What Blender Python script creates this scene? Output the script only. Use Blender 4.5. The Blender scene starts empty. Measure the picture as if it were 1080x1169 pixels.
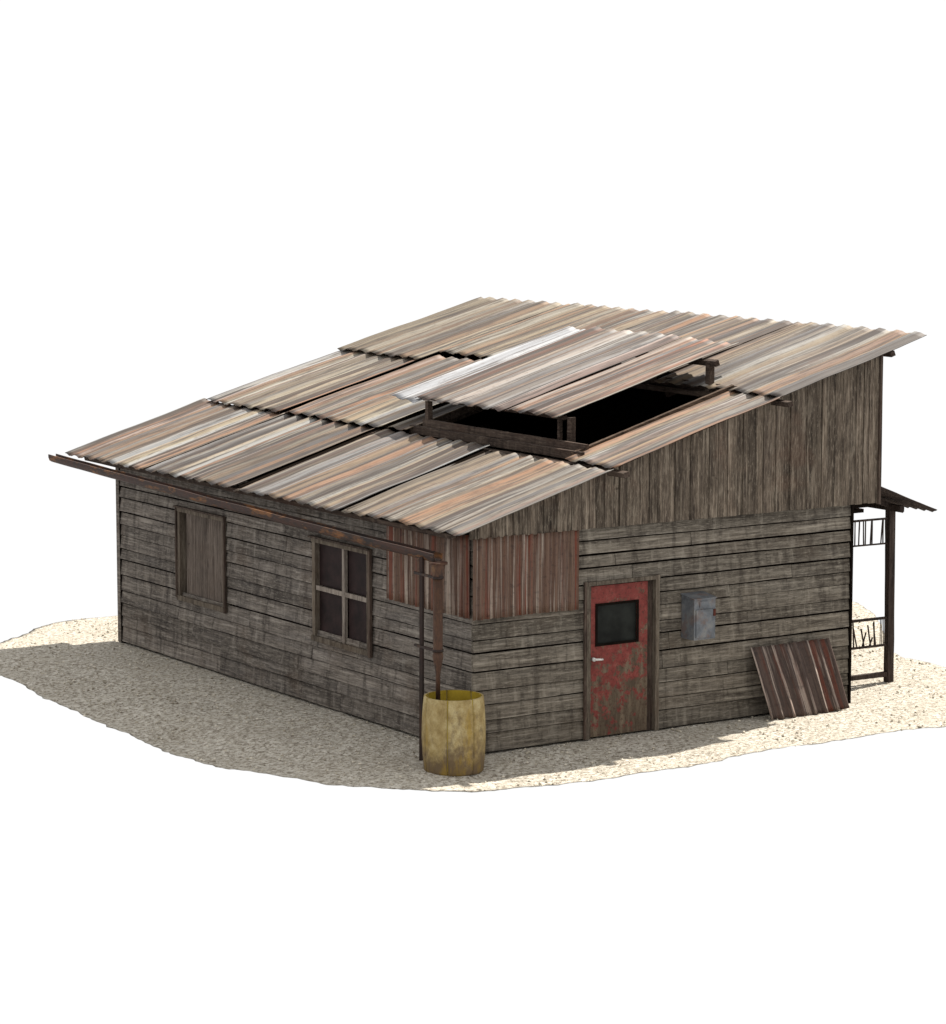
import bpy, math, random
from mathutils import Vector, noise
random.seed(7)
R = random.Random(11)
scene = bpy.context.scene
COL = scene.collection
V = Vector
NX = 0.287                      # roof rise per metre
def roof_z(x, h=0.0): return 2.916 + h + NX * x

# ------------------------------------------------------------------ mesh builder
class MB:
    def __init__(s): s.v = []; s.f = []; s.r = []; s.sm = []; s.c = []
    def add(s, vs, fs, rnd=None, smooth=False, co=None):
        b = len(s.v); s.v += [tuple(p) for p in vs]; s.c += [tuple(p) for p in (co or vs)]
        rnd = R.random() if rnd is None else rnd
        for f in fs:
            s.f.append([b + i for i in f]); s.r.append(rnd); s.sm.append(smooth)
    def build(s, name, mat, parent=None):
        me = bpy.data.meshes.new(name); me.from_pydata(s.v, [], s.f); me.update()
        at = me.attributes.new('rnd', 'FLOAT', 'FACE'); at.data.foreach_set('value', s.r)
        ac = me.attributes.new('rib', 'FLOAT_VECTOR', 'POINT'); ac.data.foreach_set('vector', [q for p in s.c for q in p])
        me.polygons.foreach_set('use_smooth', s.sm)
        me.materials.append(mat)
        o = bpy.data.objects.new(name, me); COL.objects.link(o)
        if parent:
            o.parent = parent
            w = V((0, 0, 0)); p = parent
            while p: w += p.location; p = p.parent
            o.location = -w
        return o
    # a beam from a to b, cross section w (vector) x t (vector), centred, slightly irregular
    def beam(s, a, b, w, t, jit=0.0, seg=0.5, rnd=None):
        a, b, w, t = V(a), V(b), V(w), V(t)
        L = (b - a).length; n = max(1, int(L / seg)); vs = []; fs = []
        sd = R.random() * 100
        for i in range(n + 1):
            c = a.lerp(b, i / n)
            for k, (p, q) in enumerate(((-.5, -.5), (.5, -.5), (.5, .5), (-.5, .5))):
                j = V((noise.noise(V((i * .7, k * 3.1, sd))), noise.noise(V((i * .7 + 9, k * 3.1, sd))), noise.noise(V((i * .7, k * 3.1 + 20, sd))))) * jit
                vs.append(c + w * p + t * q + j)
        for i in range(n):
            for k in range(4):
                k2 = (k + 1) % 4
                fs.append([i * 4 + k, i * 4 + k2, i * 4 + 4 + k2, i * 4 + 4 + k])
        fs.append([3, 2, 1, 0]); m = n * 4; fs.append([m, m + 1, m + 2, m + 3])
        s.add(vs, fs, rnd); return s
    def tube(s, pts, rads, n=14, cap=True, rnd=None, smooth=True):
        vs = []; fs = []
        pts = [V(p) for p in pts]
        for i, p in enumerate(pts):
            d = (pts[min(i + 1, len(pts) - 1)] - pts[max(i - 1, 0)]).normalized()
            up = V((0, 1, 0)) if abs(d.y) < .9 else V((1, 0, 0))
            x = d.cross(up).normalized(); y = d.cross(x)
            for k in range(n):
                a = 2 * math.pi * k / n
                vs.append(p + (x * math.cos(a) + y * math.sin(a)) * rads[i])
        for i in range(len(pts) - 1):
            for k in range(n):
                k2 = (k + 1) % n; fs.append([i * n + k, i * n + k2, i * n + n + k2, i * n + n + k])
        if cap:
            fs.append(list(range(n))[::-1]); fs.append([(len(pts) - 1) * n + k for k in range(n)])
        s.add(vs, fs, rnd, smooth); return s
    # thin corrugated sheet: o origin, u along the ribs, v across, nrm up
    def sheet(s, o, u, v, nrm, pitch=.37, amp=.017, thick=.008, nu=26, sub=.25, dent=.02, ej=.035, rnd=None, phase=0, sag=0.0, ax=0):
        o, u, v, nrm = V(o), V(u), V(v), V(nrm).normalized()
        Lv = v.length; nv = max(6, int(Lv / pitch * 12)); sd = R.random() * 50
        top = []; bot = []; co = []
        for j in range(nv + 1):
            y = Lv * j / nv
            w = amp * math.cos(2 * math.pi * (y / pitch + phase)) + amp * sub * math.cos(2 * math.pi * (y / pitch * 3 + phase) + sd)
            e0 = noise.noise(V((y * 1.1, sd, 0))) * ej + noise.noise(V((y * 5, sd, 3))) * ej * .35
            e1 = noise.noise(V((y * 1.1, sd, 9))) * ej
            for i in range(nu + 1):
                t = i / nu
                tt = t + (e0 / u.length) * (1 - t) ** 4 + (e1 / u.length) * t ** 4
                d = dent * noise.noise(V((t * u.length * .8, y * .9, sd)))
                d += .25 * dent * noise.noise(V((t * u.length * 3, y * 4, sd)))
                # edges curl a little
                d += .5 * dent * (1 - t) ** 8 * noise.noise(V((y * 2.3, sd, 5)))
                d -= sag * 4 * t * (1 - t)
                p = o + u * tt + v * (j / nv) + nrm * (w + d)
                top.append(p); bot.append(p - nrm * thick)
                co.append((t * u.length, y, 0) if ax == 0 else (y, 0, t * u.length))
        N = len(top); m = nu + 1; fs = []
        for j in range(nv):
            for i in range(nu):
                a = j * m + i
                fs.append([a, a + 1, a + m + 1, a + m]); fs.append([N + a, N + a + m, N + a + m + 1, N + a + 1])
        for j in range(nv):
            a = j * m; fs.append([a, a + m, N + a + m, N + a])
            a = j * m + nu; fs.append([a, N + a, N + a + m, a + m])
        for i in range(nu):
            a = i; fs.append([a, N + a, N + a + 1, a + 1])
            a = nv * m + i; fs.append([a, a + 1, N + a + 1, N + a])
        s.add(top + bot, fs, rnd, True, co + co); return s

# ------------------------------------------------------------------ materials
def lin(c):
    return tuple([(x / 255 / 12.92 if x / 255 <= .04045 else ((x / 255 + .055) / 1.055) ** 2.4) for x in c]) + (1,)
def alb(c, k):
    l = lin(c); return (min(.9, l[0] * k), min(.9, l[1] * k), min(.9, l[2] * k), 1)
class NT:
    def __init__(s, name, rough=.85, metal=0.0, spec=.3):
        s.m = bpy.data.materials.new(name); s.m.use_nodes = True; s.t = s.m.node_tree
        s.b = s.t.nodes['Principled BSDF']
        s.b.inputs['Roughness'].default_value = rough; s.b.inputs['Metallic'].default_value = metal
        s.b.inputs['Specular IOR Level'].default_value = spec
        s.tc = s.n('ShaderNodeTexCoord')
    def n(s, t, **k):
        x = s.t.nodes.new(t)
        for a, b in k.items(): setattr(x, a, b)
        return x
    def l(s, a, b): s.t.links.new(a, b)
    def map(s, scale, src=None):
        m = s.n('ShaderNodeMapping'); m.inputs['Scale'].default_value = scale
        s.l(src or s.tc.outputs['Object'], m.inputs['Vector']); return m.outputs[0]
    def rib(s): return s.n('ShaderNodeAttribute', attribute_name='rib').outputs['Vector']
    def attr(s, name='rnd'): return s.n('ShaderNodeAttribute', attribute_name=name).outputs['Fac']
    def math(s, op, a, b=None, c=None, clamp=False):
        m = s.n('ShaderNodeMath', operation=op, use_clamp=clamp)
        for i, x in enumerate((a, b, c)):
            if x is None: continue
            if isinstance(x, (int, float)): m.inputs[i].default_value = x
            else: s.l(x, m.inputs[i])
        return m.outputs[0]
    def noise(s, vec, scale=1, detail=4, rough=.55, w=None, dist=0.0):
        x = s.n('ShaderNodeTexNoise', noise_dimensions='4D' if w is not None else '3D')
        x.inputs['Scale'].default_value = scale; x.inputs['Detail'].default_value = detail
        x.inputs['Roughness'].default_value = rough; x.inputs['Distortion'].default_value = dist
        s.l(vec, x.inputs['Vector'])
        if w is not None: s.l(w, x.inputs['W'])
        return x.outputs['Fac']
    def ramp(s, fac, stops, interp='LINEAR'):
        r = s.n('ShaderNodeValToRGB'); r.color_ramp.interpolation = interp
        el = r.color_ramp.elements
        while len(el) < len(stops): el.new(.5)
        for e, (p, c) in zip(el, stops): e.position = p; e.color = c if len(c) == 4 else (*c, 1)
        s.l(fac, r.inputs[0]); return r.outputs[0]
    def mask(s, fac, a, b):
        m = s.n('ShaderNodeMapRange', interpolation_type='SMOOTHSTEP')
        m.inputs['From Min'].default_value = a; m.inputs['From Max'].default_value = b
        s.l(fac, m.inputs['Value']); return m.outputs[0]
    def mix(s, fac, a, b, mode='MIX'):
        m = s.n('ShaderNodeMix', data_type='RGBA', blend_type=mode)
        for sock, x in ((m.inputs[0], fac), (m.inputs[6], a), (m.inputs[7], b)):
            if isinstance(x, (int, float, tuple)): sock.default_value = x
            else: s.l(x, sock)
        return m.outputs[2]
    def bump(s, h, strength=.3, dist=.01):
        b = s.n('ShaderNodeBump'); b.inputs['Strength'].default_value = strength; b.inputs['Distance'].default_value = dist
        s.l(h, b.inputs['Height']); s.l(b.outputs[0], s.b.inputs['Normal'])
    def out(s, c):
        s.l(c, s.b.inputs['Base Color']); return s.m

def wood(name, axis, cols, k=1.0, streak=None, rough=.92):
    """weathered planks; axis = grain direction index; streak = direction of rain streaks"""
    t = NT(name, rough, 0, .15)
    sc = [34, 34, 34]; sc[axis] = 1.5
    rw = t.math('MULTIPLY', t.attr(), 40)
    g = t.noise(t.map(sc), 1, 6, .65, rw)
    sc2 = [5, 5, 5]; sc2[axis] = .8
    g2 = t.noise(t.map(sc2), 1, 4, .6, rw)
    cl = [alb(c, k) for c in cols]
    c = t.ramp(g, [(.32, cl[0]), (.43, cl[1]), (.54, cl[2]), (.66, cl[3])])
    c2 = t.ramp(g2, [(.3, cl[0]), (.5, cl[2]), (.68, cl[4])])
    c = t.mix(.35, c, c2)
    v = t.math('MULTIPLY_ADD', t.attr(), .5, .75)
    c = t.mix(1.0, c, t.n('ShaderNodeCombineColor').outputs[0], 'MULTIPLY') if False else c
    hs = t.n('ShaderNodeHueSaturation'); t.l(c, hs.inputs['Color']); t.l(v, hs.inputs['Value']); c = hs.outputs[0]
    sd = [9, 9, 9]; sd[2 if streak is None else streak] = 1.6
    st = t.noise(t.map(sd), 1, 5, .62)
    c = t.mix(t.math('MULTIPLY', t.mask(st, .5, .66), .5), c, cl[0])
    c = t.mix(t.math('MULTIPLY', t.mask(st, .46, .3), .4), c, cl[3])
    bl = t.noise(t.map((1.1, 1.1, 1.6)), 1, 4, .6)
    c = t.mix(t.math('MULTIPLY', t.mask(bl, .52, .7), .35), c, cl[5])
    kn = t.noise(t.map((3.2, 3.2, 6)), 1, 3, .6, rw)
    c = t.mix(t.math('MULTIPLY', t.mask(kn, .66, .76), .7), c, alb((38, 30, 24), k))
    f1 = [60, 60, 60]; f1[axis] = 9
    fs_ = t.noise(t.map(f1), 1, 4, .75)
    c = t.mix(t.math('MULTIPLY', t.mask(fs_, .53, .65), .42), c, cl[0])
    c = t.mix(t.math('MULTIPLY', t.mask(fs_, .46, .36), .42), c, cl[3])
    t.bump(g, .55, .012)
    return t.out(c)

GREY = [(41, 36, 33), (86, 80, 75), (112, 104, 96), (158, 150, 140), (126, 120, 115), (92, 78, 66)]
GREYX = [(42, 36, 31), (87, 80, 71), (114, 106, 95), (158, 149, 135), (122, 116, 107), (92, 81, 69)]
BROWNV = [(30, 25, 22), (74, 65, 56), (108, 96, 83), (168, 154, 136), (112, 98, 86), (98, 72, 58)]
DARK = [(26, 20, 17), (52, 42, 36), (72, 60, 52), (100, 88, 78), (70, 60, 54), (66, 46, 36)]
KW = .86
M = {}
M['side_y'] = wood('weathered_siding_long', 1, GREY, KW)
M['side_x'] = wood('weathered_siding_front', 0, GREYX, KW)
M['vert'] = wood('weathered_vertical_boards', 2, BROWNV, .78, 2)
M['shutter'] = wood('shutter_boards', 2, [(50, 43, 38), (80, 70, 63), (100, 90, 82), (128, 116, 106), (104, 94, 86), (88, 74, 64)], KW, 2)
M['trim'] = wood('dark_trim_wood', 2, DARK, 1.0)
M['trim_h'] = wood('frame_wood', 2, [(50, 42, 36), (84, 74, 64), (106, 96, 84), (134, 124, 110), (104, 94, 84), (90, 74, 60)], KW)
M['muntin'] = wood('pale_window_bars', 2, [(70, 62, 56), (116, 106, 98), (136, 126, 116), (160, 150, 140), (130, 122, 112), (110, 98, 88)], .9)
M['beam_y'] = wood('dark_beam_wood', 1, DARK, 1.0)
M['beam_x'] = wood('brown_rail_wood', 0, [(36, 26, 20), (74, 58, 46), (100, 82, 68), (138, 116, 98), (94, 78, 66), (80, 56, 42)], .6)
M['porch'] = wood('dark_porch_wood', 2, [(24, 18, 16), (44, 35, 31), (60, 50, 45), (84, 74, 68), (56, 48, 44), (54, 40, 34)], .9)
def plain(name, c, k=1, rough=.9, spec=.2):
    t = NT(name, rough, 0, spec)
    n = t.noise(t.map((6, 6, 6)), 1, 5, .6)
    return t.out(t.ramp(n, [(.3, alb([x * .7 for x in c], k)), (.7, alb(c, k))]))
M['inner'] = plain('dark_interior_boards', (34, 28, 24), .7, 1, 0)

def roofing(name, pal, k=.385, wide=2.4, rs_=.6):
    """sun-bleached corrugated iron: colour bands that follow the ribs, running down the slope"""
    t = NT(name, .62, .0, .35)
    rw = t.math('MULTIPLY', t.attr(), 63)
    a = t.noise(t.map((.045, wide, .045), t.rib()), 1, 3, .7, rw, .15)
    b = t.noise(t.map((.12, 10, .12), t.rib()), 1, 4, .6, rw)
    f = t.math('ADD', t.math('MULTIPLY', t.math('SUBTRACT', a, .5), 2.6), t.math('ADD', .5, t.math('MULTIPLY', t.math('SUBTRACT', b, .5), .45)))
    n = len(pal)
    c = t.ramp(f, [(i / (n - 1) * .9 + .05, alb(p, k)) for i, p in enumerate(pal)])
    # every rib weathered its own way
    sy = t.n('ShaderNodeSeparateXYZ'); t.l(t.rib(), sy.inputs[0])
    wob = t.math('MULTIPLY', t.math('SUBTRACT', t.noise(t.map((.25, 1.5, 0), t.rib()), 1, 2, .5, rw), .5), .10)
    for wd, amt, off in ((.16, .92, 0.0), (.075, .38, 5.0)):
        cell = t.math('FLOOR', t.math('DIVIDE', t.math('ADD', sy.outputs[1], wob), wd))
        wn = t.n('ShaderNodeTexWhiteNoise', noise_dimensions='2D'); cv = t.n('ShaderNodeCombineXYZ')
        t.l(cell, cv.inputs[0]); t.l(t.math('ADD', t.math('MULTIPLY', t.attr(), 91), off), cv.inputs[1]); t.l(cv.outputs[0], wn.inputs['Vector'])
        c = t.mix(amt, c, t.ramp(wn.outputs['Value'], [((i + .5) / n, alb(p, k)) for i, p in enumerate(pal)], 'CONSTANT'))
    # rust bloom streaks
    rs = t.noise(t.map((.10, 4.2, .10), t.rib()), 1, 5, .68, t.math('ADD', rw, 9.0))
    c = t.mix(t.math('MULTIPLY', t.mask(rs, .55, .66), rs_), c, alb((186, 132, 98), k * .92))
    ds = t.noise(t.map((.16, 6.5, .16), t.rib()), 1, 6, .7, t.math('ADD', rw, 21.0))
    c = t.mix(t.math('MULTIPLY', t.mask(ds, .50, .58), .82), c, alb((84, 70, 62), k))  # dark streaks along the ribs: grime, with shading of the troughs painted in
    gs = t.noise(t.map((.09, 4.4, .09), t.rib()), 1, 4, .66, t.math('ADD', rw, 47.0))
    c = t.mix(t.math('MULTIPLY', t.mask(gs, .55, .64), .5), c, alb((150, 150, 152), k))
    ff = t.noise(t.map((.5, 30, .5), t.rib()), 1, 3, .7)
    c = t.mix(t.math('MULTIPLY', t.mask(ff, .52, .68), .45), c, alb((100, 84, 72), k))  # fine dark lines, also painted-in trough shade between crests
    ws = t.noise(t.map((.10, 5.0, .10), t.rib()), 1, 4, .65, t.math('ADD', rw, 33.0))
    c = t.mix(t.math('MULTIPLY', t.mask(ws, .56, .66), .6), c, alb((226, 222, 212), k))
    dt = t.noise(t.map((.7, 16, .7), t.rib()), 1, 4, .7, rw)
    c = t.mix(t.math('MULTIPLY', t.mask(dt, .50, .60), .72), c, alb((74, 62, 56), k))  # narrow dark streaks: grime plus trough shading put into the colour
    pt = t.noise(t.map((.9, 2.2, .9), t.rib()), 1, 6, .72, t.math('ADD', rw, 3.0))
    c = t.mix(t.math('MULTIPLY', t.mask(pt, .54, .68), .45), c, alb((128, 92, 68), k))
    sp = t.noise(t.map((9, 22, 9), t.rib()), 1, 4, .7)
    c = t.mix(t.math('MULTIPLY', t.mask(sp, .52, .72), .45), c, alb((120, 90, 70), k))
    t.bump(sp, .25, .006)
    return t.out(c)
PAL = [(78, 68, 64), (214, 196, 164), (116, 108, 104), (204, 152, 116), (184, 164, 136), (128, 126, 126), (228, 216, 190), (146, 108, 82), (232, 234, 234), (140, 120, 102), (206, 168, 132), (100, 92, 88)]
PALW = [(214, 214, 216), (150, 152, 158), (226, 228, 232), (240, 242, 244), (160, 162, 170), (236, 234, 230)]
PALO = [(236, 232, 226), (78, 66, 60), (104, 92, 88), (200, 148, 120), (204, 172, 146), (150, 146, 146), (222, 208, 188), (196, 128, 94), (134, 106, 92), (190, 172, 150)]
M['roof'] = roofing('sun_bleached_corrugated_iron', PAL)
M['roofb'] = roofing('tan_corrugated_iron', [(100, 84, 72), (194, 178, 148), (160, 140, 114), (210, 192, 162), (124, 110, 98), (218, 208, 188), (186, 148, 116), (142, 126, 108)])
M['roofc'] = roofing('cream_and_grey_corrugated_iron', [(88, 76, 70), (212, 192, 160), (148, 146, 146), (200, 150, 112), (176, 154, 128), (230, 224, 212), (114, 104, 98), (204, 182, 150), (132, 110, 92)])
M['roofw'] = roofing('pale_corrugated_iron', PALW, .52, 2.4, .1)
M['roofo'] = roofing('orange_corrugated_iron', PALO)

def rust(name, axis, cols, k=1.15, along=.5, across=9.0, th=.48):
    t = NT(name, .66, .06, .35)
    sc = [across] * 3; sc[axis] = along
    rw = t.math('MULTIPLY', t.attr(), 31)
    a = t.noise(t.map(sc, t.rib()), 1, 5, .7, rw, .2)
    cl = [alb(c, k) for c in cols]
    c = t.ramp(a, [(.34, cl[0]), (.43, cl[1]), (.51, cl[2]), (.60, cl[3]), (.7, cl[1])])
    b = t.noise(t.map([x * .45 for x in sc], t.rib()), 1, 6, .72, t.math('ADD', rw, 5.0))
    c = t.mix(t.math('MULTIPLY', t.mask(b, th, th + .08), .82), c, cl[4])
    s = t.noise(t.map((14, 14, 14), t.rib()), 1, 5, .7)
    c = t.mix(t.math('MULTIPLY', t.mask(s, .5, .7), .5), c, cl[0])
    t.bump(s, .3, .006)
    return t.out(c)
M['clad'] = rust('rusty_red_corrugated_iron', 2, [(44, 34, 30), (108, 84, 68), (80, 56, 44), (160, 146, 132), (108, 48, 28)], .95, .22, 15, .535)
M['lean'] = rust('dark_rusty_iron_sheet', 2, [(32, 26, 24), (86, 70, 62), (60, 46, 40), (166, 150, 138), (96, 42, 20)], .9, .3, 8.0)
M['gutter'] = rust('brown_rusted_gutter', 1, [(26, 15, 11), (64, 34, 18), (40, 23, 15), (124, 78, 32), (22, 13, 10)], .8, 1.2, 4, .55)
M['pipe'] = rust('brown_rusted_pipe', 2, [(50, 34, 24), (88, 58, 38), (70, 46, 32), (112, 80, 52), (74, 38, 22)], .75, 2.0, 7)
M['post'] = rust('rust_dark_rod', 2, [(20, 14, 10), (50, 32, 22), (38, 24, 18), (76, 52, 34), (52, 28, 16)], .6, .8, 7)

def door_mat():
    t = NT('peeling_red_door_paint', .8, 0, .25)
    wd = t.noise(t.map((10, 10, 2)), 1, 6, .65)
    base = t.ramp(wd, [(.3, alb((66, 54, 42), .8)), (.5, alb((98, 84, 68), .8)), (.7, alb((132, 116, 96), .8))])
    red = t.ramp(t.noise(t.map((7, 7, 7)), 1, 6, .7), [(.3, alb((98, 40, 36), .9)), (.55, alb((128, 60, 54), .86)), (.75, alb((146, 92, 80), .86))])
    sx = t.n('ShaderNodeSeparateXYZ'); t.l(t.tc.outputs['Object'], sx.inputs[0])
    z = t.math('MULTIPLY', t.math('SUBTRACT', sx.outputs[2], .75), .14)
    z = t.math('MINIMUM', z, .085)
    x = t.math('MULTIPLY', t.math('SUBTRACT', 2.2, sx.outputs[0]), .10)
    m = t.math('ADD', t.noise(t.map((5.5, 5.5, 5)), 1, 7, .74), t.math('ADD', z, x))
    c = t.mix(t.mask(m, .455, .53), base, red)
    gr = t.noise(t.map((24, 24, 24)), 1, 4, .7)
    c = t.mix(t.math('MULTIPLY', t.mask(gr, .5, .66), .7), c, alb((70, 46, 38), .9))
    t.bump(m, .3, .01)
    return t.out(c)
M['door'] = door_mat()
def glass(name, c):
    t = NT(name, .6, 0, .08)
    n = t.noise(t.map((3.5, 3.5, 3.5)), 1, 5, .6)
    t.l(t.math('MULTIPLY_ADD', n, .3, .45), t.b.inputs['Roughness'])
    return t.out(t.ramp(n, [(.35, alb([x * .55 for x in c], 1)), (.65, alb(c, 1))]))
M['glass'] = glass('dusty_black_glass', (38, 40, 37))
M['pane'] = glass('grimy_window_glass', (50, 38, 37))
def box_mat():
    t = NT('weathered_grey_painted_metal', .6, .1, .4)
    n = t.noise(t.map((7, 7, 7)), 1, 6, .65)
    c = t.ramp(n, [(.3, alb((82, 84, 86), .7)), (.5, alb((112, 116, 121), .7)), (.7, alb((140, 138, 134), .7))])
    r = t.noise(t.map((5, 5, 4)), 1, 6, .7)
    c = t.mix(t.math('MULTIPLY', t.mask(r, .5, .62), .6), c, alb((112, 88, 76), .8))
    return t.out(c)
M['box'] = box_mat()
M['rustspot'] = plain('rust_patch_metal', (86, 44, 34), 1)
def barrel_mat():
    t = NT('faded_yellow_barrel_staves', .8, 0, .25)
    n = t.noise(t.map((6, 6, 5)), 1, 6, .68)
    c = t.ramp(n, [(.3, alb((130, 108, 64), .84)), (.5, alb((162, 142, 96), .84)), (.7, alb((190, 174, 130), .84))])
    sx = t.n('ShaderNodeSeparateXYZ'); t.l(t.tc.outputs['Object'], sx.inputs[0])
    m = t.math('ADD', t.noise(t.map((3, 3, 2)), 1, 6, .7), t.math('MULTIPLY', t.math('SUBTRACT', .38, sx.outputs[2]), .42))
    c = t.mix(t.math('MULTIPLY', t.mask(m, .42, .62), .9), c, alb((100, 82, 62), .8))
    y = t.noise(t.map((4, 4, 1.2)), 1, 5, .7)
    c = t.mix(t.math('MULTIPLY', t.mask(y, .52, .66), .6), c, alb((158, 128, 46), .84))
    sp = t.noise(t.map((9, 9, 9)), 1, 5, .7)
    c = t.mix(t.math('MULTIPLY', t.mask(sp, .62, .72), .6), c, alb((100, 84, 66), 1.1))
    gr = t.noise(t.map((45, 45, 45)), 1, 3, .7)
    c = t.mix(t.math('MULTIPLY', t.mask(gr, .5, .7), .3), c, alb((90, 76, 40), 1.1))
    t.bump(gr, .3, .004)
    return t.out(c)
M['barrel'] = barrel_mat()
def yellow_in():
    t = NT('yellow_barrel_inside', .7, 0, .3)
    n = t.noise(t.map((6, 6, 3)), 1, 5, .65)
    return t.out(t.ramp(n, [(.3, alb((120, 98, 14), 1.1)), (.7, alb((164, 140, 40), 1.1))]))
M['barrel_in'] = yellow_in()
M['white'] = plain('worn_white_handle', (235, 232, 226), .95, .4, .5)
def sand():
    t = NT('dry_speckled_sand', .95, 0, .1)
    a = t.noise(t.map((1.0, 1.0, 1.0)), 13, 6, .75)
    b = t.noise(t.map((1.0, 1.0, 1.0)), 24, 4, .7)
    c = t.noise(t.map((1, 1, 1)), .9, 5, .6)
    col = t.ramp(a, [(.34, (.165, .142, .112)), (.42, (.31, .28, .23)), (.5, (.425, .392, .332)), (.62, (.59, .555, .49))])
    col = t.mix(t.math('MULTIPLY', t.mask(b, .52, .6), .85), col, (.15, .12, .09, 1))
    col = t.mix(t.math('MULTIPLY', t.mask(b, .46, .34), .45), col, (.56, .51, .42, 1))
    col = t.mix(t.math('MULTIPLY', t.mask(c, .45, .65), .22), col, (.30, .26, .20, 1))
    t.bump(t.math('ADD', a, b), .6, .03)
    return t.out(col)
M['sand'] = sand()
def pebble():
    t = NT('sandy_pebbles', .95, 0, .1)
    return t.out(t.ramp(t.attr(), [(.0, (.20, .17, .13)), (.35, (.36, .32, .25)), (1, (.6, .55, .46))]))
M['pebble'] = pebble()

# ------------------------------------------------------------------ tags
def tag(o, label=None, cat=None, group=None, kind=None):
    if label: o['label'] = label
    if cat: o['category'] = cat
    if group: o['group'] = group
    if kind: o['kind'] = kind
    return o
def thing(name, loc, label, cat, group=None):
    o = bpy.data.objects.new(name, None); o.location = loc; COL.objects.link(o)
    return tag(o, label, cat, group)

# ------------------------------------------------------------------ ground patch
CTRL = [(-2.62, 8.31, -.04), (-2.62, 6.6, -.11), (-2.62, 5, -.17), (-2.62, 3.5, -.19), (-2.62, 2.1, -.17), (-2.5, .5, -.12),
        (-1.9, -1.0, -.11), (-.4, -1.1, -.12), (.65, -1.0, -.11), (2.0, -1.1, -.05), (3.2, -1.2, 0), (-.55, -.35, -.06), (-.6, .3, -.055),
        (-1.3, 5, -.06), (-1.3, 2.5, -.06), (5, -1.5, 0), (7, -1.5, 0), (9, 1, 0), (11, 4, 0), (-2, 10.5, 0), (1, 11.5, 0), (8, 9, 0), (-3.4, 3, -.25), (-3, 0, -.2), (-1, -2, -.18)]
for i in range(11): CTRL.append((-.02, i * .97, 0.0))
for i in range(1, 8): CTRL.append((i * .86, -.02, 0.0))
def gz(x, y):
    if 0 <= x and 0 <= y: return 0.0
    sw = sz = 0
    for a, b, z in CTRL:
        w = 1 / ((x - a) ** 2 + (y - b) ** 2 + .02) ** 1.5
        sw += w; sz += w * z
    return sz / sw
OUTLINE = [
    (-2.612, 8.334),
    (-2.645, 6.545),
    (-2.662, 4.902),
    (-2.705, 3.310),
    (-2.716, 2.452),
    (-2.693, 1.800),
    (-2.438, 0.791),
    (-2.050, -0.108),
    (-1.545, -0.795),
    (-1.053, -1.192),
    (-0.244, -1.492),
    (0.861, -1.757),
    (1.828, -1.887),
    (2.980, -1.812),
    (3.534, -1.822),
    (4.356, -1.866),
    (5.035, -1.807),
    (5.571, -1.823),
    (6.229, -1.848),
    (7.369, -1.279),
    (8.535, -0.019),
    (8.888, 1.093),
    (9.007, 1.846),
    (9.142, 2.615),
    (10.792, 4.860),
    (11.657, 6.535),
    (11.138, 7.518),
    (6.706, 11.307),
    (2.618, 11.431),
    (1.640, 11.668),
    (1.062, 11.846),
    (0.370, 11.903),
    (-0.397, 11.563),
    (-1.108, 10.989),
    (-1.853, 10.366),
    (-2.414, 9.682),
    (-2.572, 9.023),
]
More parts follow.
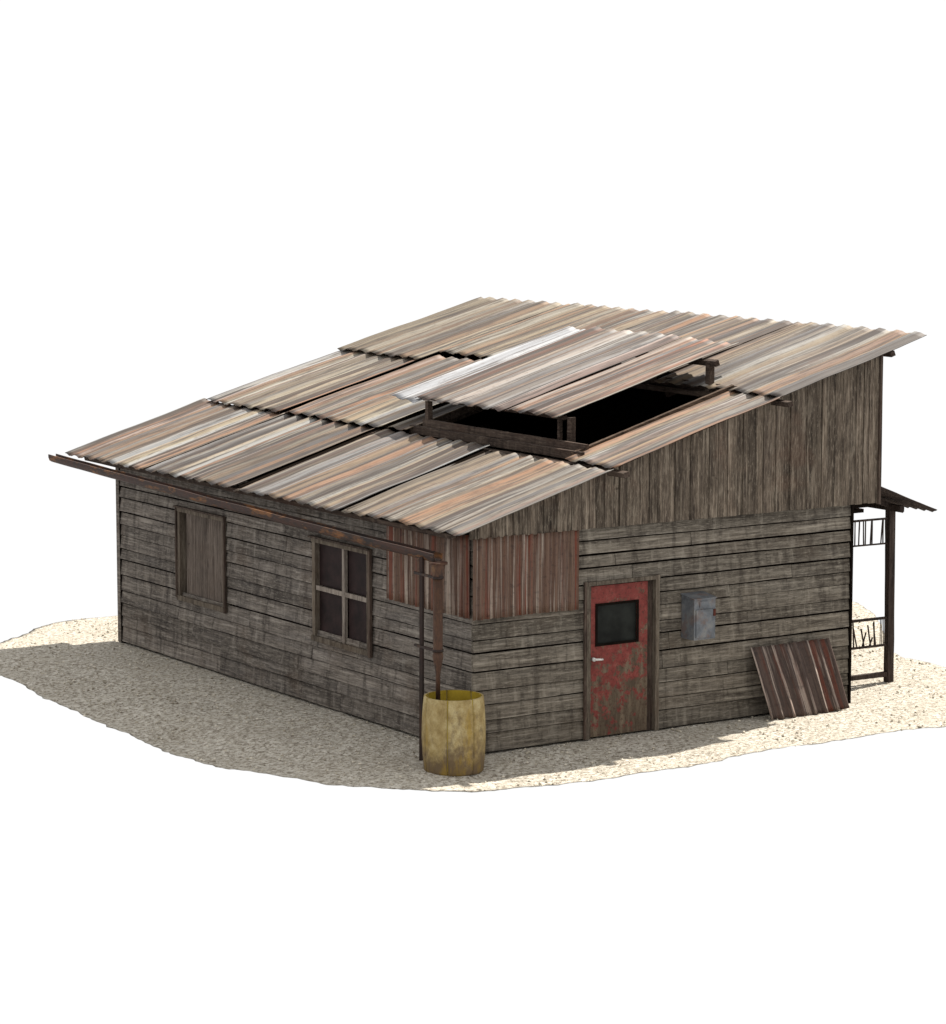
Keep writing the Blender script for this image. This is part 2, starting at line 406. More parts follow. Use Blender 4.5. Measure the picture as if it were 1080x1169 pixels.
def ground():
    n = len(OUTLINE); cx, cy = 3.2, 4.2
    # densify and roughen the outline
    pts = []
    for i in range(n):
        a, b, c, d = (V((*OUTLINE[(i + k) % n], 0)) for k in (-1, 0, 1, 2))
        m = max(4, int((c - b).length / .07))
        for k in range(m):
            t = k / m
            p = .5 * ((2 * b) + (c - a) * t + (2 * a - 5 * b + 4 * c - d) * t * t + (3 * b - a - 3 * c + d) * t ** 3)
            q = noise.noise(V((p.x * 1.3, p.y * 1.3, 2))) * .07 + noise.noise(V((p.x * 6, p.y * 6, 4))) * .045
            dr = (p - V((cx, cy, 0))).normalized()
            pts.append(p + dr * q)
    rings = 60; N = len(pts); mb = MB(); vs = []; fs = []
    for r in range(rings + 1):
        t = (r / rings) ** .75
        for p in pts:
            x = cx + (p.x - cx) * t; y = cy + (p.y - cy) * t
            z = gz(x, y)
            inb = (-.05 < x < 6.1 and -.05 < y < 9.75)
            if not inb:
                z += .018 * noise.noise(V((x * .9, y * .9, 1))) + .012 * noise.noise(V((x * 4, y * 4, 7))) + .007 * noise.noise(V((x * 13, y * 13, 5)))
            else: z = -.02
            e = (p - V((x, y, 0))).length
            pass
            vs.append((x, y, z))
    for r in range(rings):
        for k in range(N):
            k2 = (k + 1) % N; a = r * N + k; b = r * N + k2
            fs.append([a, b, b + N, a + N])
    base = len(vs)
    for k in range(N):
        x, y, z = vs[rings * N + k]; vs.append((cx + (x - cx) * .985, cy + (y - cy) * .985, z - .012))
    for k in range(N):
        k2 = (k + 1) % N; fs.append([rings * N + k, rings * N + k2, base + k2, base + k])
    vs.append((cx, cy, -.3)); c = len(vs) - 1
    for k in range(N): fs.append([base + k, base + (k + 1) % N, c])
    mb.add(vs, fs, .5, True)
    o = mb.build('sandy_ground', M['sand']); tag(o, 'patch of pale speckled sand under and around the shack', 'ground', None, 'structure')
    # loose pebbles
    pb = MB(); poly = [(p.x, p.y) for p in pts]
    def inside(x, y):
        c = False; j = len(poly) - 1
        for i in range(len(poly)):
            xi, yi = poly[i]; xj, yj = poly[j]
            if (yi > y) != (yj > y) and x < (xj - xi) * (y - yi) / (yj - yi) + xi: c = not c
            j = i
        return c
    cnt = 0; rr = random.Random(5)
    while cnt < 5200:
        x = rr.uniform(-3.8, 11); y = rr.uniform(-2.6, 12)
        if -.08 < x < 6.15 and -.08 < y < 9.75: continue
        if not inside(x, y) : continue
        s = rr.choice((.008, .010, .013, .017, .024)) * rr.uniform(.7, 1.2)
        z = gz(x, y) + .004
        a = rr.random() * 6.28; ca, sa = math.cos(a), math.sin(a)
        vv = []
        for (px, py, pz) in ((1, 0, 0), (.2, .8, .1), (-.9, .3, 0), (-.5, -.8, .05), (.6, -.7, 0), (.1, .1, .75), (0, 0, -.6)):
            px *= rr.uniform(.8, 1.3); py *= rr.uniform(.7, 1.1)
            vv.append((x + s * (px * ca - py * sa), y + s * (px * sa + py * ca), z + s * pz))
        pb.add(vv, [[0, 1, 5], [1, 2, 5], [2, 3, 5], [3, 4, 5], [4, 0, 5], [1, 0, 6], [2, 1, 6], [3, 2, 6], [4, 3, 6], [0, 4, 6]], rr.random())
        cnt += 1
    tag(pb.build('loose_gravel', M['pebble']), 'small loose stones scattered over the sandy ground', 'gravel', None, 'stuff')
ground()

# ------------------------------------------------------------------ the shack
W, L = 6.05, 9.70
ZG = 2.73
shack = thing('wooden_shack', (3.0, 4.85, 0), 'weathered grey wooden shack with a patched rusty corrugated iron lean-to roof', 'shack')

def rows(z0, z1, seed):
    r = random.Random(seed); out = []; z = z0
    while z < z1 - .06:
        h = r.choice((.165, .185, .195, .205, .215, .235)); h = min(h, z1 - z)
        if z1 - (z + h) < .08: h = z1 - z
        out.append((z, h, r.choice((.019, .021, .023, .026, .031)) if z > .55 else r.choice((.014, .017, .020)))); z += h
    return out
def siding(mb, o, d, n, Lw, z0, z1, holes, seed):
    """lapped boards: lower edge proud, irregular gaps and staggered butt joints"""
    o, d, n = V(o), V(d), V(n); r = random.Random(seed * 3 + 1)
    for zi, (z, h, gap) in enumerate(rows(z0, z1, 42)):
        cuts = [0]; x = r.uniform(1.5, 4.5)
        while x < Lw - .8: cuts.append(x); x += r.uniform(2.4, 4.6)
        cuts.append(Lw)
        segs = [(cuts[i] + (.004 if i else 0), cuts[i + 1] - (.004 if i < len(cuts) - 2 else 0)) for i in range(len(cuts) - 1)]
        for (a, b, c, e) in holes:
            if z + h * .5 > c and z + h * .5 < e:
                ns = []
                for (s0, s1) in segs:
                    if s1 <= a or s0 >= b: ns.append((s0, s1)); continue
                    if s0 < a: ns.append((s0, a))
                    if s1 > b: ns.append((b, s1))
                segs = ns
        for (s0, s1) in segs:
            if s1 - s0 < .03: continue
            rn = r.random(); sd = r.random() * 90
            m = max(1, int((s1 - s0) / .3)); vs = []; fs = []
            pr = r.uniform(.022, .036); tilt = r.uniform(-.004, .004)
            for i in range(m + 1):
                s = s0 + (s1 - s0) * i / m
                q = noise.noise(V((s * .9, zi * 5.3, sd))) * .010 + tilt * (s - s0) / max(1, s1 - s0)
                q2 = noise.noise(V((s * 3.5, zi * 3.3, sd + 5))) * .005
                pz = z + gap + q + q2
                pw = noise.noise(V((s * .8, zi * 2.2, sd + 9))) * .006
                base = o + d * s
                zt = z + h + .003 + q * .3
                for (off, zz) in ((pr + pw, pz), (.004 + pw * .5, zt), (-.02, zt), (-.02, pz)):
                    vs.append(base + n * off + V((0, 0, zz)))
            for i in range(m):
                for k in range(4):
                    k2 = (k + 1) % 4; fs.append([i * 4 + k, i * 4 + 4 + k, i * 4 + 4 + k2, i * 4 + k2])
            fs.append([0, 1, 2, 3]); e4 = m * 4; fs.append([e4 + 3, e4 + 2, e4 + 1, e4])
            mb.add(vs, fs, rn)
def prism(mb, pts, off):
    """closed slab: polygon pts extruded by off"""
    n = len(pts); vs = [V(p) for p in pts] + [V(p) + V(off) for p in pts]
    fs = [list(range(n))[::-1], [n + i for i in range(n)]] + [[i, (i + 1) % n, n + (i + 1) % n, n + i] for i in range(n)]
    mb.add(vs, fs)

# inner lining slabs (dark), give the walls a thickness and keep the inside dark
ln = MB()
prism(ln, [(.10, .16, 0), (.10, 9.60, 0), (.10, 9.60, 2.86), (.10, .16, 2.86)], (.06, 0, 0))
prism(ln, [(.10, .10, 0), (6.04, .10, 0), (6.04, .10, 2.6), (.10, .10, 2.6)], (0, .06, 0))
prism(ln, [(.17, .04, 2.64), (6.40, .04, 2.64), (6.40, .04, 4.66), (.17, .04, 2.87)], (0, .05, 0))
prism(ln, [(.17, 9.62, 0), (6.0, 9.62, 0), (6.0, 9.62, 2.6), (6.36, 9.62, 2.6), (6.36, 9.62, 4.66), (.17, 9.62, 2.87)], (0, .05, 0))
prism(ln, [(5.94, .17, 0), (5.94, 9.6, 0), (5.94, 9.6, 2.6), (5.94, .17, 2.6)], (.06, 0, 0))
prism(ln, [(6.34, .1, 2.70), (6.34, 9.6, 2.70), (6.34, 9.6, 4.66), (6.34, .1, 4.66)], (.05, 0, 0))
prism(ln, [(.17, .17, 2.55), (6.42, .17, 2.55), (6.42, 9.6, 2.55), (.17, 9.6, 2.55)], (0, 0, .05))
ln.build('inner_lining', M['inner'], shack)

DOOR = (1.66, 2.80, 0, 2.02)
wl = MB(); siding(wl, (0, 0, 0), (0, 1, 0), (-1, 0, 0), L, 0, 2.84, [(2.46, 3.87, .93, 2.22), (6.38, 7.74, .95, 2.21)], 3)
prism(wl, [(-.036, L - .07, 0), (-.036, L + .03, 0), (-.036, L + .03, 2.84), (-.036, L - .07, 2.84)], (.05, 0, 0))
wl.build('side_wall', M['side_y'], shack)
wr = MB(); siding(wr, (-.03, 0, 0), (1, 0, 0), (0, -1, 0), W + .01, 0, ZG, [(DOOR[0] + .03, DOOR[1], -.1, DOOR[3])], 5)
wr.build('front_wall', M['side_x'], shack)
wb = MB(); siding(wb, (W, .02, 0), (0, 1, 0), (1, 0, 0), L - .02, 0, ZG, [], 6)
wb.build('rear_wall', M['side_y'], shack)
for (x_, y_, z_, w_, d_) in ((6.044, -.01, 2.71, .03, .08), (.03, 9.665, 2.84, .12, .09), (6.02, 9.66, 2.6, .08, .09), (6.05, .06, 2.6, .02, .11)):
    cb = MB(); cb.beam((x_, y_, -.02), (x_, y_, z_), (w_, 0, 0), (0, d_, 0), .002); cb.build('corner_post', M['inner'], shack)
wf = MB(); siding(wf, (0, L, 0), (1, 0, 0), (0, 1, 0), W, 0, ZG, [], 8)
wf.build('far_wall', M['side_x'], shack)

# gable: vertical boards of uneven width and depth
def gable(mb, x0, x1, y, sgn, seed):
    r = random.Random(seed); x = x0
    while x < x1 - .01:
        w = r.choice((.075, .095, .11, .13, .15)); w = min(w, x1 - x)
        if x1 - (x + w) < .05: w = x1 - x
        pr = r.uniform(.028, .05); zb = 2.712 + r.uniform(-.006, .004); zt0 = roof_z(x, -.055); zt1 = roof_z(x + w, -.055)
        g = r.choice((.002, .003, .005))
        a, b = x + g, x + w - g
        ya, yb = y + sgn * (pr), y + sgn * (pr + r.uniform(-.008, .008)); yi = y + sgn * .004
        vs = [(a, ya, zb), (b, yb, zb), (b, yb, zt1), (a, ya, zt0), (a, yi, zb), (b, yi, zb), (b, yi, zt1), (a, yi, zt0)]
        mb.add(vs, [[0, 1, 2, 3], [4, 7, 6, 5], [0, 4, 5, 1], [1, 5, 6, 2], [2, 6, 7, 3], [3, 7, 4, 0]], r.random())
        x += w
gb = MB(); gable(gb, -.10, 6.44, -.034, -1, 21); gb.build('gable_wall', M['vert'], shack)
gb2 = MB(); gable(gb2, 0, 6.42, L + .034, 1, 22); gb2.build('gable_wall', M['vert'], shack)
ab = MB(); r_ = random.Random(4); y = -.03
while y < L:
    w = r_.choice((.1, .13, .16)); ab.beam((6.425, y + w / 2, 2.72), (6.425, y + w / 2, 4.70), (0, w - .006, 0), (.04, 0, 0)); y += w
ab.build('attic_rear_wall', M['vert'], shack)
cp = MB(); cp.beam((6.462, -.075, 2.69), (6.462, -.075, 4.72), (.04, 0, 0), (0, .06, 0), .004)
cp.build('corner_board', M['trim'], shack)

# rusty corner cladding, two corrugated sheets
c1 = MB(); c1.sheet((-.055, .0, 1.70), (0, 0, 1.05), (0, 1.97, 0), (-1, 0, 0), .125, .019, .005, 8, .3, .012, .014, .3, ax=2)
o = c1.build('metal_cladding', M['clad'], shack)
c2 = MB(); c2.sheet((-.075, -.075, 1.70), (0, 0, 1.02), (1.60, 0, 0), (0, -1, 0), .125, .019, .005, 8, .3, .012, .014, .62, ax=2)
o = c2.build('metal_cladding', M['clad'], shack)

# ---- shuttered window
def win_frame(mb, y0, y1, z0, z1, side=.07, dep=.13):
    xo = -.045
    for (a, b, w) in (((xo + dep / 2, y1 - side / 2, z0), (xo + dep / 2, y1 - side / 2, z1), side), ((xo + dep / 2, y0 + side / 2, z0), (xo + dep / 2, y0 + side / 2, z1), side)):
        mb.beam(a, b, (0, w, 0), (dep, 0, 0), .006, .3)
    mb.beam((xo + dep / 2 - .006, y0 - .01, z1 - .02), (xo + dep / 2 - .006, y1 + .01, z1 - .02), (0, 0, .055), (dep, 0, 0), .005)
    mb.beam((xo + dep / 2 - .012, y0 - .01, z0 + .02), (xo + dep / 2 - .012, y1 + .01, z0 + .02), (0, 0, .07), (dep, 0, 0), .006)
sf = MB(); win_frame(sf, 6.34, 7.76, .92, 2.25)
sw = sf.build('shuttered_window', M['trim_h'], shack)
sp = MB(); yy = 6.40; rr = random.Random(9)
while yy < 7.60:
    w = min(rr.choice((.16, .19, .22)), 7.62 - yy)
    sp.beam((.045, yy + w / 2, .96), (.045, yy + w / 2, 2.21), (0, w - .008, 0), (.03, 0, 0), .005, .3); yy += w
sp.build('shutter', M['shutter'], sw)
sb = MB(); sb.beam((-.052, 7.775, .94), (-.052, 7.775, 2.26), (0, .03, 0), (.03, 0, 0), .004); sb.beam((-.052, 6.33, .90), (-.052, 6.33, 2.27), (0, .035, 0), (.035, 0, 0), .004)
sb.beam((-.058, 6.30, 2.272), (-.058, 7.80, 2.272), (0, 0, .022), (.05, 0, 0), .003)
sb.build('casing', M['trim'], sw)
# ---- glazed window
wf_ = MB(); win_frame(wf_, 2.42, 3.90, .89, 2.26, .075)
gw = wf_.build('window', M['trim_h'], shack)
mb = MB()
mb.beam((-.01, 3.10, .93), (-.01, 3.10, 2.22), (0, .055, 0), (.05, 0, 0), .004)
mb.beam((-.004, 2.50, 1.60), (-.004, 3.82, 1.60), (0, 0, .06), (.045, 0, 0), .004)
mb.build('muntin', M['muntin'], gw)
for (a, b) in ((2.49, 3.07), (3.13, 3.83)):
    for (c, d) in ((.96, 1.57), (1.63, 2.22)):
        p = MB(); prism(p, [(.03, a, c), (.03, b, c), (.03, b, d), (.03, a, d)], (.008, 0, 0)); p.build('pane', M['pane'], gw)
cs = MB(); cs.beam((-.055, 2.395, .86), (-.055, 2.395, 2.29), (0, .05, 0), (.045, 0, 0), .004); cs.beam((-.06, 2.38, 2.285), (-.06, 3.94, 2.285), (0, 0, .025), (.055, 0, 0), .003)
cs.build('casing', M['trim'], gw)

# ---- door
dr = MB(); 
X0, X1, Z1 = 1.745, 2.665, 1.955
wx0, wx1, wz0, wz1 = 1.86, 2.50, 1.20, 1.71
def dbox(mb, a, b, c, d, y0=.0, y1=.045): prism(mb, [(a, y0, c), (b, y0, c), (b, y0, d), (a, y0, d)], (0, y1 - y0, 0))
# door leaf with a real opening
pts_o = [(X0, .01), (X1, .01), (X1, Z1), (X0, Z1)]; pts_i = [(wx0, wz0), (wx1, wz0), (wx1, wz1), (wx0, wz1)]
vs = [(x, 0.0, z) for x, z in pts_o] + [(x, 0.0, z) for x, z in pts_i] + [(x, .045, z) for x, z in pts_o] + [(x, .045, z) for x, z in pts_i]
fs = []
for k in range(4):
    k2 = (k + 1) % 4
    fs += [[k, k2, 4 + k2, 4 + k], [8 + k2, 8 + k, 12 + k, 12 + k2], [k2, k, 8 + k, 8 + k2], [4 + k, 4 + k2, 12 + k2, 12 + k]]
dr.add(vs, fs, .5)
door = dr.build('door', M['door'], shack)
dg = MB(); dbox(dg, wx0 - .01, wx1 + .01, wz0 - .01, wz1 + .01, .018, .026); dg.build('glass_pane', M['glass'], door)
db = MB()
for a, b, w in (((wx0 - .005, -.006, wz0), (wx0 - .005, -.006, wz1), (.03, 0, 0)), ((wx1 + .005, -.006, wz0), (wx1 + .005, -.006, wz1), (.03, 0, 0)), ((wx0 - .02, -.007, wz0 - .005), (wx1 + .02, -.007, wz0 - .005), (0, 0, .03)), ((wx0 - .02, -.007, wz1 + .005), (wx1 + .02, -.007, wz1 + .005), (0, 0, .03))):
    db.beam(a, b, w, (0, .012, 0), .002)
db.build('window_bead', M['inner'], door)
dh = MB(); dh.tube([(1.80, -.0, 1.02), (1.80, -.05, 1.02)], [.028, .024], 12); dh.tube([(1.80, -.045, 1.02), (1.86, -.055, 1.018), (1.93, -.05, 1.012)], [.016, .015, .012], 10)
dh.build('handle', M['white'], door)
df = MB()
df.beam((1.70, -.01, 0), (1.70, -.01, 2.02), (.06, 0, 0), (0, .10, 0), .004)
df.beam((2.785, -.012, 0), (2.785, -.012, 2.03), (.055, 0, 0), (0, .10, 0), .004)
df.beam((1.66, -.014, 2.0), (2.83, -.014, 2.0), (0, 0, .05), (0, .09, 0), .003)
df.build('door_frame', M['trim_h'], shack)
dj = MB(); dj.beam((1.652, -.045, 0), (1.652, -.045, 2.03), (.03, 0, 0), (0, .03, 0), .003); dj.beam((2.71, .02, 0), (2.71, .02, 1.97), (.085, 0, 0), (0, .02, 0), .003)
dj.build('door_jamb', M['trim'], shack)

# ---- meter box on the wall
bx = MB()
BX0, BX1, BZ0, BZ1, BY = 3.19, 3.535, 1.17, 1.715, -.30
bx.add([(BX0, -.03, BZ0), (BX1, -.03, BZ0), (BX1, -.03, BZ1 + .02), (BX0, -.03, BZ1 + .02), (BX0, BY, BZ0), (BX1, BY, BZ0), (BX1, BY, BZ1 - .02), (BX0, BY, BZ1 - .02)],
       [[0, 1, 2, 3], [7, 6, 5, 4], [0, 4, 5, 1], [1, 5, 6, 2], [2, 6, 7, 3], [3, 7, 4, 0]])
bxo = bx.build('meter_box', M['box'], shack)
l = MB(); l.beam(((BX0 + BX1) / 2, BY - .008, BZ0 + .03), ((BX0 + BX1) / 2, BY - .008, BZ1 - .15), (.29, 0, 0), (0, .014, 0), .002); l.build('box_door', M['box'], bxo)
l = MB(); l.add([(BX0 - .012, -.02, BZ1 + .022), (BX1 + .012, -.02, BZ1 + .022), (BX1 + .012, BY - .02, BZ1 - .018), (BX0 - .012, BY - .02, BZ1 - .018), (BX0 - .012, -.02, BZ1 + .036), (BX1 + .012, -.02, BZ1 + .036), (BX1 + .012, BY - .02, BZ1 - .004), (BX0 - .012, BY - .02, BZ1 - .004)],
    [[3, 2, 1, 0], [4, 5, 6, 7], [0, 1, 5, 4], [1, 2, 6, 5], [2, 3, 7, 6], [3, 0, 4, 7]]); l.build('box_lid', M['box'], bxo)
l = MB(); l.beam((BX1 - .03, BY - .018, 1.47), (BX1 - .03, BY - .018, 1.56), (.035, 0, 0), (0, .012, 0), .001); l.build('latch', M['rustspot'], bxo)
l = MB(); l.beam(((BX0 + BX1) / 2 - .02, BY - .004, BZ1 - .125), ((BX0 + BX1) / 2 - .02, BY - .004, BZ1 - .045), (.13, 0, 0), (0, .01, 0), .001); l.build('nameplate', M['box'], bxo)

# ------------------------------------------------------------------ roof
rf = MB()
for x in (-.28, 2.0, 4.62, 6.55):
    hh = -.075
    rf.beam((x, {-.28: .05, 6.55: -.22}.get(x, -.44), roof_z(x, hh)), (x, 10.2, roof_z(x, hh)), (.075, 0, .02), (-.02, 0, .065), .008)
for y in (.25, 2.4, 5.2, 7.9, 9.5):
    if y == 2.4:
        spans = [(.2, 1.95), (4.75, 6.5)]
    else: spans = [(.2, 6.5)]
    for a, b in spans: rf.beam((a, y, roof_z(a, -.2)), (b, y, roof_z(b, -.2)), (0, .07, 0), (-.03, 0, .10), .005)
roof = rf.build('roof', M['beam_y'], shack)
UZ = V((1, 0, NX)); RN = V((-NX, 0, 1)).normalized()
def rsheet(x0, x1, y0, y1, h0, h1, mat, rnd, skew=0.0, roll=0.0, parent=None, **k):
    mb = MB()
    o = V((x0, y0, roof_z(x0, h0))); u = V((x1 - x0, skew, roof_z(x1, h1) - roof_z(x0, h0))); v = V((-skew * .0, y1 - y0, roll))
    mb.sheet(o, u, v, RN, rnd=rnd, **k)
    return mb.build('roof_sheet', M[mat], parent or roof)
for y, a, b in ((2.6, -.30, 1.9), (5.43, -.30, 2.0), (8.05, -.30, 4.4), (5.29, 2.0, 4.6), (8.06, 4.7, 6.89), (5.34, 4.7, 6.97), (2.50, 4.7, 7.03)):
    m_ = MB(); m_.beam((a, y, roof_z(a, -.03 + .05 * (a > 1.95) + .0 * a)), (b, y - .08 * (a > 4), roof_z(b, -.03 + (.028 if a > 4 else .005))), (0, .13, 0), (-.01, 0, .035), .003); m_.build('batten', M['inner'], roof)
# lowest row (eave)
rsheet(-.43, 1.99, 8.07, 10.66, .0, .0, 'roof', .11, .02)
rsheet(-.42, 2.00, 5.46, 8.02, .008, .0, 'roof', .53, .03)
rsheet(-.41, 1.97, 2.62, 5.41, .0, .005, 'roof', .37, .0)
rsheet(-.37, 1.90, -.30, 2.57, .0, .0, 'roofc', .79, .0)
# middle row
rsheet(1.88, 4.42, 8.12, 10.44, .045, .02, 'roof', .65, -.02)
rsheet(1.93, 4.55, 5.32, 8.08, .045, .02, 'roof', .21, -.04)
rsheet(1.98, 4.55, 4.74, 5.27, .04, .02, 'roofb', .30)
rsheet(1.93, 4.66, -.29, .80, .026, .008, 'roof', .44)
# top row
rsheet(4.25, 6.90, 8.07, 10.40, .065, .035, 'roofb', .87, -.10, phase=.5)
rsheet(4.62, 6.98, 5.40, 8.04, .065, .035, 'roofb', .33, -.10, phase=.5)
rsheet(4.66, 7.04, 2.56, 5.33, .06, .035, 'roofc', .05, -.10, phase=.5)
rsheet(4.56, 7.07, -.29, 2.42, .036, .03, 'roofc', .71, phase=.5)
# raised vent over the opening
vent = MB()
BZ = lambda x, h: roof_z(x, h)
def bm(a, b, w, t): vent.beam(a, b, w, t, .008, .4)
bm((2.26, .78, BZ(2.26, .055)), (2.26, 4.72, BZ(2.26, .055)), (.05, 0, 0), (0, 0, .10))
bm((2.13, .70, BZ(2.13, -.0)), (2.13, 4.84, BZ(2.13, -.0)), (.06, 0, .0), (0, 0, .11))
bm((4.74, .80, BZ(4.74, -.03)), (4.74, 4.8, BZ(4.74, -.03)), (.07, 0, .0), (0, 0, .11))
bm((4.60, 1.0, BZ(4.60, -.08)), (4.60, 4.8, BZ(4.60, -.08)), (.05, 0, .0), (0, 0, .07))
bm((2.1, 4.80, BZ(2.1, -.02)), (4.8, 4.80, BZ(4.8, -.02)), (0, .06, 0), (-.03, 0, .10))
HP = .40
for (x, y, s) in ((2.28, 4.62, .075), (2.44, 1.66, .05), (2.42, 1.37, .08), (4.66, 1.32, .085), (4.66, 4.6, .08), (3.5, 4.7, .06)):
    bm((x, y, BZ(x, -.08)), (x, y, BZ(x, HP - .045)), (s, 0, 0), (0, s, 0))
bm((4.66, 1.16, BZ(4.66, HP - .07)), (4.66, 5.0, BZ(4.66, HP - .07)), (.07, 0, .02), (-.02, 0, .07))
bm((2.42, 1.50, BZ(2.42, HP - .06)), (2.42, 4.9, BZ(2.42, HP - .06)), (.05, 0, .015), (-.01, 0, .05))
vo = vent.build('roof_vent', M['beam_y'], shack)
vr = MB(); vr.beam((2.14, .83, BZ(2.14, .035)), (4.68, .83, BZ(4.68, .035)), (0, .04, 0), (-.014, 0, .05), .008, .4)
vr.beam((2.10, .885, BZ(2.10, .02)), (4.72, .885, BZ(4.72, .02)), (0, .045, 0), (-.02, 0, .06), .008, .4)
vr.build('vent_rail', M['beam_x'], vo)
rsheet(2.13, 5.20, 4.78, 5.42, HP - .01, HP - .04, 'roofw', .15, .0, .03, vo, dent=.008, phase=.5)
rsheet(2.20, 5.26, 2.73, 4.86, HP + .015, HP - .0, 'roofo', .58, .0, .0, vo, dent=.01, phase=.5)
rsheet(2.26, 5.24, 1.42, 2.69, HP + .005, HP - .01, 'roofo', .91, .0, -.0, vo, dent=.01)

# ------------------------------------------------------------------ gutter, downpipe and pole
GX = -.545
def gutter():
    mb = MB(); n = 60; prof = [(-.072, .058), (-.070, .012), (-.052, -.036), (-.014, -.058), (.024, -.054), (.054, -.028), (.066, .02), (.066, .06)]
    inner = [(a * .82, b * .82 + .012) for a, b in prof]
    ring = prof + inner[::-1]; m = len(ring); vs = []; fs = []
    for i in range(n + 1):
        y = -.02 + (10.82 + .02) * i / n
        z = 2.51 + .0185 * y + .012 * noise.noise(V((y * .8, 0, 3))) - .02 * math.sin(math.pi * i / n)
        xo = GX + .012 * noise.noise(V((y * .6, 5, 3)))
        for a, b in ring: vs.append((xo + a, y, z + b))
    for i in range(n):
        for k in range(m):
            k2 = (k + 1) % m; fs.append([i * m + k, i * m + k2, i * m + m + k2, i * m + m + k])
    k = len(prof)
    for e in (0, n):
        for j in range(k - 1): fs.append([e * m + j, e * m + j + 1, e * m + m - 2 - j, e * m + m - 1 - j])
    mb.add(vs, fs, .4, False)
    return mb.build('gutter', M['gutter'], shack)
gut = gutter()
PX, PY = -.60, -.10
gh = MB()
gh.tube([(PX + .02, PY + .02, 2.475), (PX + .02, PY + .02, 2.450)], [.115, .115], 18)
gh.tube([(PX, PY, 2.455), (PX, PY, 2.40), (PX, PY, 2.27), (PX, PY, 2.24)], [.095, .088, .055, .055], 18)
gh.build('hopper', M['pipe'], gut)
dp = MB()
dp.tube([(PX, PY, 2.30), (PX, PY, 1.34), (PX, PY, 1.335), (PX, PY, 1.30), (PX, PY, 1.13), (PX, PY, 1.09), (PX, PY, .60)],
        [.060, .060, .067, .067, .034, .030, .030], 18)
dpo = dp.build('downpipe', M['pipe'], shack)
for zb_ in (2.29, 1.385):
    br = MB()
    br.tube([(PX, PY, zb_ + .015), (PX, PY, zb_ - .015)], [.071, .071], 16)
    br.beam((PX - .03, PY + .05, zb_), (PX - .02, .40, zb_), (0, 0, .03), (.03, 0, 0), .002)
    br.build('pipe_bracket', M['post'], dpo)
po = MB(); po.beam((-.60, .28, -.12), (-.61, .25, 2.50), (.04, .02, 0), (-.02, .04, 0), .006, .35)
po.build('gutter_pole', M['post'], shack)

# ------------------------------------------------------------------ rear porch
pf = MB()
pf.beam((7.52, .86, -.02), (7.50, .86, 2.50), (.11, 0, 0), (0, .09, 0), .008, .3)
for yy in (4.9, 9.1): pf.beam((7.52, yy, -.02), (7.50, yy, 2.50), (.11, 0, 0), (0, .09, 0), .008, .3)
pf.beam((7.50, .62, 2.47), (7.50, 9.5, 2.47), (.08, 0, 0), (0, 0, .09), .006)
for yy in (.86, 4.9, 9.1): pf.beam((6.10, yy, 2.99), (7.72, yy, 2.41), (0, .05, 0), (.02, 0, .07), .004)
pfo = pf.build('porch_frame', M['porch'], shack)
ps = MB(); ps.sheet((8.0, .46, 2.42), (-1.56, 0, .605), (0, 9.1, 0), (.36, 0, 1), .16, .014, .010, 10, .3, .02, .05, .4)
ps.build('porch_roof', M['porch'], shack)
def rail(z, sz=.028):
    m = MB(); m.beam((6.08, .86, z + .012), (7.46, .86, z), (0, sz, 0), (0, 0, sz), .003, .3); return m.build('porch_rail', M['porch'], shack)
rail(2.315); up = rail(1.965, .022); rail(.915, .034); lw = rail(.53, .030); rail(.115, .065)
def bal(p, q, sz=.014, par=None):
    b = MB(); b.beam(p, q, (sz, 0, 0), (0, sz, 0), .003, .12); b.build('baluster', M['porch'], par)
for x, dx in ((6.86, .0), (6.93, .01), (7.02, -.01), (7.05, .0), (7.14, .02), (7.17, 0), (7.33, .03), (7.37, 0), (7.42, -.01)):
    bal((x, .86, 1.965), (x + dx, .86, 2.325), .014, up)
for x, dx, zt in ((6.87, -.02, .92), (6.93, -.07, .82), (7.02, .07, .74), (7.06, -.06, .80), (7.15, .06, .66), (7.18, -.06, .84), (7.25, -.02, .88), (7.27, -.05, .86)):
    bal((x, .86, .53), (x + dx, .86, zt), .016, lw)
for i in range(4): bal((7.35 + i * .03, .86, .53), (7.35 + i * .03, .86, .915), .009, lw)

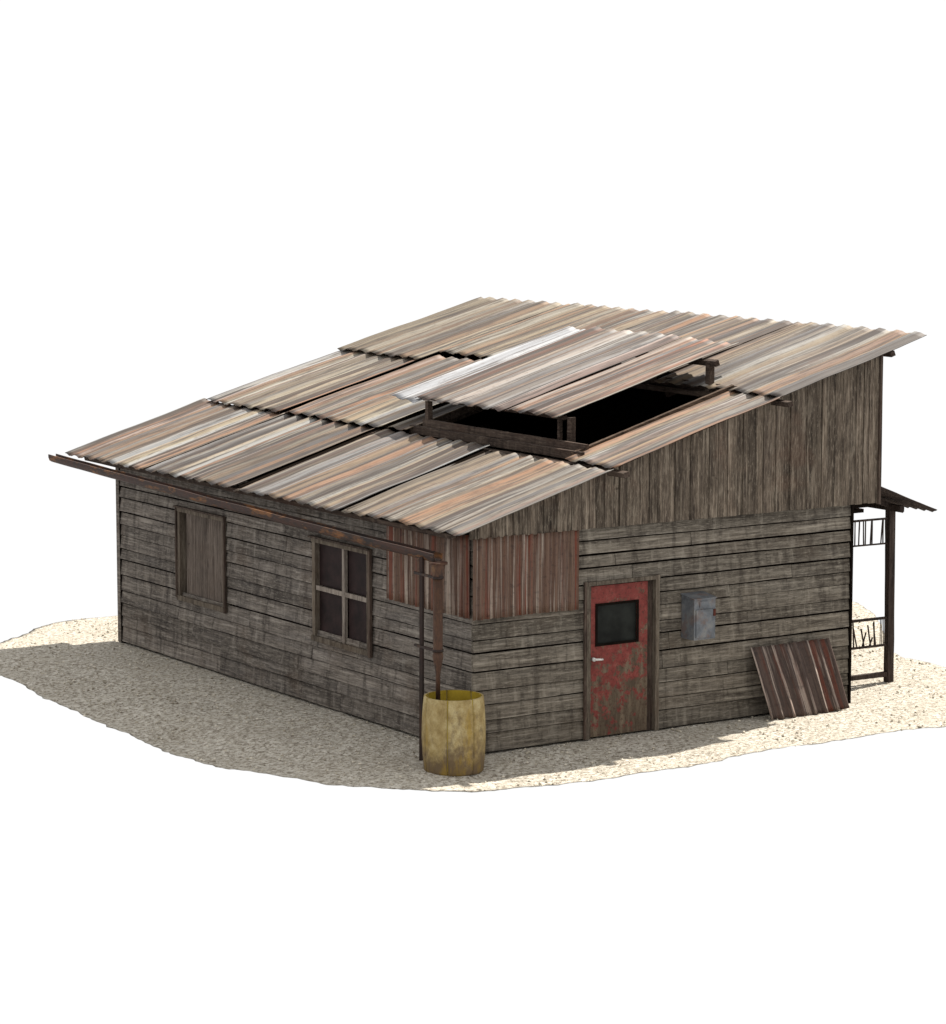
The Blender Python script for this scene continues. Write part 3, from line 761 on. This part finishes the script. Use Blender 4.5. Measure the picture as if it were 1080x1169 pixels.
# ------------------------------------------------------------------ barrel
def barrel():
    bxp, byp = -.545, -.37; zb = gz(bxp, byp) - .012
    o = thing('yellow_barrel', (bxp, byp, zb), 'open faded yellow barrel standing under the rusty downpipe at the shack corner', 'barrel')
    mb = MB(); n = 168; H = .935
    prof = [(0.0, .35), (.012, .362), (.03, .368), (.06, .372), (.2, .384), (.4, .392), (.55, .392), (.7, .386), (.85, .376), (H - .02, .368), (H, .366)]
    a0 = math.atan2(-.83, -.545)     # towards the viewer
    seams = [a0 - .20 + i * 2 * math.pi / 7 for i in range(7)]
    vs = []; fs = []
    for z, r in prof:
        for k in range(n):
            a = a0 - .20 + 2 * math.pi * k / n + math.pi / n * 0
            g = 0
            for s in seams:
                d = abs((a - s + math.pi) % (2 * math.pi) - math.pi)
                if d < .018: g = .026
            rr = r - g + .003 * noise.noise(V((math.cos(a) * 2, math.sin(a) * 2, z * 4)))
            vs.append((bxp + rr * math.cos(a), byp + rr * math.sin(a), zb + z))
    m = len(prof)
    for i in range(m - 1):
        for k in range(n):
            k2 = (k + 1) % n; fs.append([i * n + k, i * n + k2, i * n + n + k2, i * n + n + k])
    fs.append(list(range(n))[::-1])
    # rim
    b = len(vs)
    for k in range(n):
        a = a0 - .20 + 2 * math.pi * k / n; vs.append((bxp + .342 * math.cos(a), byp + .342 * math.sin(a), zb + H))
    for k in range(n):
        k2 = (k + 1) % n; fs.append([(m - 1) * n + k, (m - 1) * n + k2, b + k2, b + k])
    mb.add(vs, fs, .5, True); body = mb.build('body', M['barrel'], o)
    ib = MB(); vs = []; fs = []
    for z, r in ((H - .001, .3425), (.5, .36), (.06, .34)):
        for k in range(n):
            a = a0 - .20 + 2 * math.pi * k / n; g = 0
            for s in seams:
                d = abs((a - s + math.pi) % (2 * math.pi) - math.pi)
                if d < .018: g = .02
            vs.append((bxp + (r + g) * math.cos(a), byp + (r + g) * math.sin(a), zb + z))
    for i in range(2):
        for k in range(n):
            k2 = (k + 1) % n; fs.append([i * n + k2, i * n + k, i * n + n + k, i * n + n + k2])
    fs.append([2 * n + k for k in range(n)])
    ib.add(vs, fs, .5, True); ib.build('inside', M['barrel_in'], o)
barrel()

# ------------------------------------------------------------------ leaning sheet
ls = MB()
ls.sheet((4.40, -.38, .005), (-.13, .31, .93), (1.33, 0, .0), (0, -1, .33), .19, .034, .006, 14, .2, .035, .03, .27, ax=2)
lo = ls.build('corrugated_iron_sheet', M['lean'])
tag(lo, 'rusty dark red corrugated iron sheet leaning against the front wall right of the meter box', 'metal sheet')

# ------------------------------------------------------------------ light, world, camera
world = bpy.data.worlds.new('World'); scene.world = world; world.use_nodes = True
bg = world.node_tree.nodes['Background']; bg.inputs[0].default_value = (1, 1, 1, 1); bg.inputs[1].default_value = 0.56
sd = bpy.data.lights.new('sun', 'SUN'); sd.energy = 5.0; sd.angle = math.radians(.5); sd.color = (1, .95, .87)
so = bpy.data.objects.new('sun', sd); COL.objects.link(so)
so.rotation_euler = V((.79, .18, 1)).to_track_quat('Z', 'Y').to_euler()
so.location = (12, 5, 16)

cd = bpy.data.cameras.new('camera'); co = bpy.data.objects.new('camera', cd); COL.objects.link(co)
co.location = (-20.4747, -31.1399, 7.98205)
th, ya = math.radians(7.55), math.radians(33.3)
f = V((0.54426311, 0.82856139, -0.13139134))
co.rotation_euler = f.to_track_quat('-Z', 'Y').to_euler()
cd.sensor_fit = 'HORIZONTAL'; cd.sensor_width = 36; cd.lens = 116.1; cd.clip_start = .5; cd.clip_end = 500
scene.camera = co
scene.render.engine = 'CYCLES'
vs_ = scene.view_settings
vs_.view_transform = 'Standard'; vs_.look = 'None'; vs_.exposure = 0.86; vs_.gamma = 1; vs_.use_curve_mapping = False
